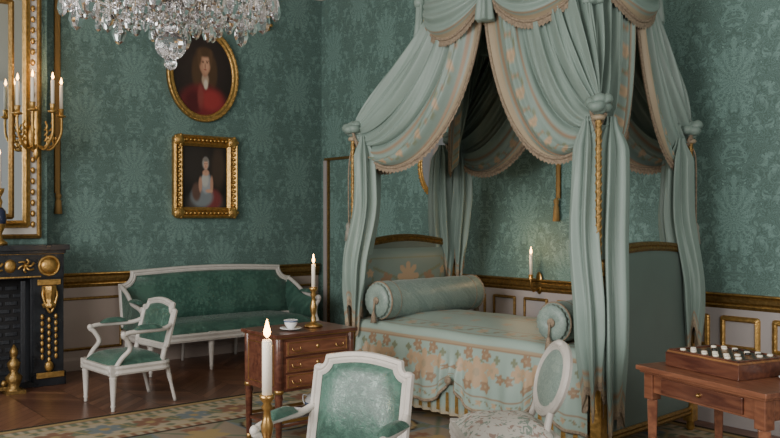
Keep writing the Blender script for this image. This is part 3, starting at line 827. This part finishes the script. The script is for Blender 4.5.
mb.grid(lambda u,v:(-1.08+2.16*u,-HW-.004-.012*sin(u*150)*v,.5-.42*v),220,6,'silk',lambda u,v:lin('#7c8e86') if v<.93 else TAN)
for gx in GX: mb.ell((gx,yF-.04,.34),(.03,.02,.03),'trim_tan',12)
mb.finish('coverlet',parent=bed)
def bolster(nm,x,z,r,L):
    mb=MB()
    prof=[(.02,-L/2-.01),(r*.4,-L/2-.012),(r*.8,-L/2-.004),(r*.96,-L/2+.012),(r,-L/2+.04)]
    prof+= [(r*(1+.012*sin(k*1.7)),-L/2+.04+(L-.08)*k/20) for k in range(1,20)]
    prof+= [(r,L/2-.04),(r*.96,L/2-.012),(r*.8,L/2+.004),(r*.4,L/2+.012),(.02,L/2+.01)]
    mb.lathe(prof,(x,0,z),'bolster_silk',32,axis='y')
    for s_ in(-1,1):
        mb.lathe([(r*.98,-.008),(r*1.03,0),(r*.98,.008)],(x,s_*(L/2-.02),z),'trim_tan',32,axis='y')
        mb.lathe([(r*.99,-.006),(r*1.025,0),(r*.99,.006)],(x,s_*(L/2-.12),z),'trim_tan',32,axis='y')
        mb.lathe([(r*.9,-.004),(r*.85,.012),(r*.3,.016),(r*.2,.01)],(x,s_*(L/2+.004),z),'bolster_silk',40,axis='y',flute=.03,fn=20) if s_>0 else mb.lathe([(r*.2,-.01),(r*.3,-.02),(r*.85,-.016),(r*.9,.004)],(x,s_*(L/2+.004),z),'bolster_silk',40,axis='y',flute=.03,fn=20)
        mb.ell((x,s_*(L/2+.02),z),(.03,.012,.03),'trim_tan',12)
        mb.tube([(x,s_*(L/2+.035),z),(x,s_*(L/2+.045),z-.1)],.008,'trim_tan',6)
        mb.lathe([(.01,0),(.016,-.02),(.026,-.08),(.02,-.08)],(x,s_*(L/2+.045),z-.09),'trim_tan',12)
    mb.finish(nm,parent=bed)
bolster('head_bolster',-HL+.28,.70+.145,.15,1.14)
bolster('foot_bolster',HL-.34,.70+.125,.13,1.16)
# crown
CX,CB=.15,.5
def CAx(sx): return .90 if sx>0 else .75
def sup(ph):
    c,s_=cos(ph),sin(ph); e=2/3.2; a=CAx(1 if c>0 else -1)
    return Vector((CX+a*math.copysign(abs(c)**e,c),CB*math.copysign(abs(s_)**e,s_),0))
ring=[sup(2*pi*i/720) for i in range(720)]
acc=[0]
for i in range(720): acc.append(acc[-1]+(ring[(i+1)%720]-ring[i]).length)
def ringpt(t):
    t=(t%1)*acc[-1]
    i=min(bisect.bisect(acc,t)-1,719); f=(t-acc[i])/max(1e-9,acc[i+1]-acc[i])
    p=ring[i].lerp(ring[(i+1)%720],f); q_=(ring[(i+3)%720]-ring[(i-3)%720]).normalized(); return p,Vector((q_.y,-q_.x,0))
mb=MB(); zr=3.13
def domef(u,v):
    p,n=ringpt(u); c=Vector((CX,0,0)); k=(1-v)**.7*.95+.04
    q_=c+(p-c)*k*(1+.015*sin(u*2*pi*60)*(1-v)); return (q_.x,q_.y,zr+.75*v**1.2)
mb.grid(domef,360,14,'silk',lambda u,v:BASE)
mb.tube([tuple(ringpt(i/100)[0]+Vector((0,0,zr))) for i in range(100)],.03,'gold',8,True)
mb.lathe([(.05,0),(.1,.05),(.06,.1),(.09,.16),(.02,.28),(.001,.3)],(CX,0,zr+.74),'gold',16)
mb.tube([(CX,0,zr+1.0),(CX,0,4.38)],.01,'iron',8)
NS=6; OFF=1/12
for k in range(NS):
    def sw(u,v,k=k):
        p,n=ringpt((k+u)/NS+OFF); s_=max(0,sin(pi*u))
        dr=.10+.28*s_**.8
        out=.035+.07*s_*sin(pi*min(1,v*.9))+.016*sin(v*24)*s_
        q_=p+n*out; return (q_.x,q_.y,zr+.05-dr*v)
    def sc_(u,v):
        if v>.92: return TAN
        if .87<v<.9: return WINE
        return BASE
    mb.grid(sw,50,40,'silk',sc_)
    mb.tube([sw(i/30,1.0) for i in range(31)],.012,'trim_tan',6)
    def fr_(u,v,k=k):
        a=sw(u,1.0); return (a[0],a[1],a[2]-.05*v*(1+.15*sin(u*180)))
    mb.grid(fr_,90,1,'trim_tan')
    p,n=ringpt(k/NS+OFF)
    mb.lathe([(.02,.06),(.045,.0),(.05,-.12),(.065,-.26),(.055,-.27)],tuple(p+n*(.05)+Vector((0,0,zr))),'silk',30,flute=.2,fn=6,col=BASE)
    mb.ell(tuple(p+n*.07+Vector((0,0,zr+.03))),(.05,.05,.045),'silk',14,col=BASE)
mb.finish('crown_valance',parent=bed)
# curtains
mb=MB()
def ZBof(sx,sy): return 2.10 if (sx>0 and sy>0) else (2.17 if sx>0 else 2.2)
def curtain(sx,sy):
    B=Vector((sx*HL,sy*HW,ZBof(sx,sy))); CA=CAx(sx)
    ctr=Vector((CX,0,0))
    def A(t):
        ph=pi/2*t; e=.62
        return Vector((CX+sx*CA*max(0,cos(ph))**e,sy*CB*max(0,sin(ph))**e,zr-.04))
    def f(t,s_,inset=0):
        a=A(t); w=abs(2*t-1)**1.5
        hb=B-a; hb.z=0
        P1=a+hb*.06; P1.z=2.85*(1-w)+1.98*w
        P2=B-hb*(.12+.16*w); P2.z=2.38*(1-w)+1.48*w
        o=(a-ctr); o.z=0; o.normalize()
        q_=a*(1-s_)**3+P1*3*s_*(1-s_)**2+P2*3*s_*s_*(1-s_)+B*s_**3
        if inset: return q_-o*inset*sin(pi*s_)
        env=(.5+.5*sin(pi*min(1,s_*1.02)))*(1-s_**6*.8)
        amp=.036*sin(2*pi*9*t+1.2*sin(5*t))+.016*sin(2*pi*21*t+s_*3)+.010*sin(2*pi*34*t-s_*5)
        q_=q_+o*(amp*env+.02*sin(pi*s_))
        q_.z+=.028*sin(2*pi*9*t+1.7)*sin(pi*s_)+.012*sin(2*pi*17*t+.7)*sin(pi*s_)
        g=Vector((-sx,sy,0)).normalized()*(t-.5)*.10*s_**3*-1
        return q_+g
    def c(t,s_):
        e=min(t,1-t)
        if e<.014: return TAN
        if .02<e<.026 or .085<e<.09: return WINE
        if .026<e<.085:
            r=vine(s_*1.6,(e-.026)/.059*.1,.1,.2)
            if r: return r
        return BASE
    mb.grid(lambda u,v:tuple(f(u,v)),200,80,'silk',c)
    for t in(0,1):
        mb.tube([tuple(f(t,i/50)+Vector((0,0,-.006))) for i in range(51)],.012,'trim_tan',6)
        def frg(u,v,t=t):
            p=f(t,u); return (p.x,p.y,p.z-.045*v*(1+.2*sin(u*260)))
        mb.grid(frg,110,1,'trim_tan')
    mb.tube([tuple(f(.5,i/20,.07)) for i in range(21)],.008,'iron',6)
def tail(cx,cy,z0,z1,r,ph,ex=1,ey=1,dr=(0,0)):
    n=64
    def f(u,v):
        a=2*pi*u; z=z0+(z1-z0)*v
        k=.35+.65*ss(0,.12,v); k*= (1+.22*sin(pi*v*.9)); k*=(1-.25*ss(.8,1,v))
        R=r*k*(1+.32*sin(7*a+ph+v*1.2)+.12*sin(13*a+ph*2-v*2))
        zz=z+ (.10*sin(3*a+ph)+.04*sin(7*a))*v**3
        d=ss(.35,.75,v)
        return (cx+R*cos(a)*ex+.012*sin(v*5+ph)+dr[0]*d,cy+R*sin(a)*ey+.01*sin(v*4+ph)+dr[1]*d,zz)
    def c(u,v):
        if v>.97: return TAN
        if .945<v<.955: return WINE
        e=abs(((u*1+ph)%1)-.5)
        if e<.035:
            r_=vine(v*1.6,(e+.035),.07,.16)
            if r_: return r_
        return BASE
    mb.grid(f,n*2,60,'silk',c)
    mb.grid(lambda u,v:(f(u,1)[0],f(u,1)[1],f(u,1)[2]-.05*v),n*2,1,'trim_tan')
def knot(c,seed):
    rnd=random.Random(seed); c=Vector(c)
    lp=lin('#70827b')
    for k in range(7):
        a=k*2*pi/7+rnd.random()*.5; el=rnd.uniform(-.5,.9); R=rnd.uniform(.06,.085)
        d=Vector((cos(a)*cos(el),sin(a)*cos(el),sin(el))); sdv=d.cross(Vector((0,0,1))).normalized()
        pts=[]
        for i in range(13):
            t=2*pi*i/12; pts.append(c+d*(R*.75*(1-cos(t))*.62)+sdv*(R*.38*sin(t)))
        mb.tube([tuple(p) for p in pts[:-1]],.024,'silk',8,True,1.35,lp)
    mb.lathe([(.012,-.07),(.04,-.055),(.055,0),(.04,.045),(.012,.06)],tuple(c),'silk',20,flute=.12,fn=5,col=lp)
    mb.lathe([(.035,-.015),(.042,0),(.035,.015)],(c.x,c.y,c.z-.085),'silk',16,col=TAN)
for sx in(-1,1):
    for sy in(-1,1):
        ZB=ZBof(sx,sy)
        curtain(sx,sy); knot((sx*HL,sy*HW,ZB+.02),int(sx*3+sy+10))
        fr=(sx>0 and sy<0)
        zb=.33 if fr else .66
        if sx<0 and sy>0: zb=1.0
        if fr:
            tail(sx*(HL-.10),sy*(HW-.01),ZB-.05,zb+.12,.066,2.0,1.0,.8,(.085,-.055))
            tail(sx*(HL-.01),sy*(HW-.125),ZB-.05,zb,.088,1.3,.8,1,(.06,-.05))
        else:
            tail(sx*(HL-.115),sy*(HW-.01),ZB-.05,zb+.05,.072,1.0+sx,1.0,.8,(sx*.05,sy*.04))
            tail(sx*(HL-.01),sy*(HW-.125),ZB-.05,zb,.078,2.3+sy,.8,1,(sx*.04,sy*.04))
            px_,py_=sx*(HL+.03),sy*(HW+.02)
            mb.tube(bez([(sx*HL,sy*HW,ZB-.1),(px_,py_,1.9),(px_,py_,1.43)],8),.006,'trim_tan',6)
            mb.lathe([(.012,.03),(.026,.0),(.02,-.03),(.026,-.04),(.034,-.12),(.03,-.12)],(px_,py_,1.43),'silk',14,flute=.08,col=lin('#7d7d74'))
mb.finish('curtains',parent=bed)

# ---------------------------------------------------------------- chandelier
mb=MB(); cr='crystal'
def drop(x,y,z,r,h):
    mb.lathe([(.001,0),(r*.5,-h*.12),(r*.35,-h*.2),(r*.8,-h*.5),(r,-h*.72),(r*.6,-h*.92),(.001,-h)],(x,y,z),cr,6,False)
def bead(x,y,z,r): mb.ell((x,y,z),(r,r,r),cr,6,False)
mb.lathe([(.02,1.7),(.02,.55),(.05,.5),(.03,.42),(.07,.34),(.08,.26),(.03,.2),(.03,.1),(.06,.05),(.02,0)],(0,0,.15),cr,16)
mb.tube([(0,0,1.6),(0,0,2.19)],.012,'brass',8)
mb.ell((0,0,.03),(.07,.07,.065),cr,14,False)
mb.ell((0,0,.11),(.035,.035,.03),cr,10,False); mb.ell((0,0,-.05),(.03,.03,.03),cr,10,False)
mb.lathe([(.012,.12),(.10,.15),(.15,.18),(.155,.19),(.10,.165),(.012,.14)],(0,0,.04),cr,24,flute=.04,fn=12)
NA=8
for k in range(NA):
    a=2*pi*k/NA+.2; ca_,sa_=cos(a),sin(a); R=.41
    P=lambda r,z:(r*ca_,r*sa_,z)
    mb.tube(bez([P(.04,.3),P(.14,.22),P(.26,.2),P(.36,.24),P(R,.3)],6),.011,cr,8)
    mb.tube(bez([P(.04,.26),P(.14,.26),P(.26,.25),P(.36,.27),P(R,.3)],6),.007,'gold_dark',6)
    mb.lathe([(.01,0),(.06,.012),(.065,.02),(.02,.02),(.02,.06),(.026,.07)],P(R,.3),cr,14)
    mb.lathe([(.011,0),(.011,.12),(.002,.122)],P(R,.37),'wax',10)
    for j in range(7):
        b_=2*pi*j/7; X_,Y_=R*ca_+.058*cos(b_),R*sa_+.058*sin(b_)
        bead(X_,Y_,.295,.010); drop(X_,Y_,.285,.023,.11+.03*(j%2))
    drop(R*ca_,R*sa_,.27,.034,.18)
    a2=a+pi/NA
    for rr_,zz,hh in ((.13,.25,.1),(.22,.25,.14),(.33,.27,.16)):
        drop(rr_*cos(a2),rr_*sin(a2),zz,.029,hh); bead(rr_*cos(a2),rr_*sin(a2),zz+.012,.010)
    drop(.27*ca_,.27*sa_,.22,.024,.11)
    aN=a+2*pi/NA
    for i in range(15):
        t=i/14; X_=R*(ca_*(1-t)+cos(aN)*t);Y_=R*(sa_*(1-t)+sin(aN)*t); Z_=.31-.09*sin(pi*t)
        bead(X_,Y_,Z_,.0105)
        if i%4==3: drop(X_,Y_,Z_-.01,.020,.09)
    for i in range(16):
        t=i/15; bead(.08*(1-t)*ca_+R*ca_*t,.08*(1-t)*sa_+R*sa_*t,.9-.58*t-.12*sin(pi*t),.0105)
for j in range(16):
    b_=2*pi*j/16; drop(.155*cos(b_),.155*sin(b_),.225,.019,.085+.03*(j%2))
for j in range(8):
    b_=2*pi*j/8; drop(.09*cos(b_),.09*sin(b_),.18,.018,.08)
mb.finish('crystal_chandelier',(4.90,-4.16,2.225),scale=.97)

# ---------------------------------------------------------------- camera and light
cam=bpy.data.cameras.new('camera'); co=bpy.data.objects.new('camera',cam); bpy.context.scene.collection.objects.link(co)
co.location=(8.27,-5.68,1.5); co.rotation_euler=(pi/2,0,math.radians(50.75)); cam.sensor_width=36; cam.lens=37.85; cam.clip_start=.05
bpy.context.scene.camera=co
def area(name,loc,target,sx,sy,e,col):
    l=bpy.data.lights.new(name,'AREA'); l.shape='RECTANGLE'; l.size=sx; l.size_y=sy; l.energy=e; l.color=col
    o=bpy.data.objects.new(name,l); bpy.context.scene.collection.objects.link(o); o.location=loc
    d=Vector(target)-Vector(loc); o.rotation_euler=d.to_track_quat('-Z','Y').to_euler(); return o
area('window_light',(5.2,-8.3,2.5),(4.2,-1,1.4),4.0,2.6,410,(1,.965,.92))
area('window_light',(10.6,-4.5,2.6),(3,-2,1.2),3.0,2.4,140,(1,.965,.92))
for i,p in enumerate(LIGHTS):
    l=bpy.data.lights.new('candle_light','POINT'); l.energy=3; l.color=(1,.62,.3); l.shadow_soft_size=.03
    o=bpy.data.objects.new('candle_light',l); o.location=p; bpy.context.scene.collection.objects.link(o)
w=bpy.data.worlds.new('world'); bpy.context.scene.world=w; w.use_nodes=True
w.node_tree.nodes['Background'].inputs[0].default_value=(1,.98,.95,1); w.node_tree.nodes['Background'].inputs[1].default_value=.42
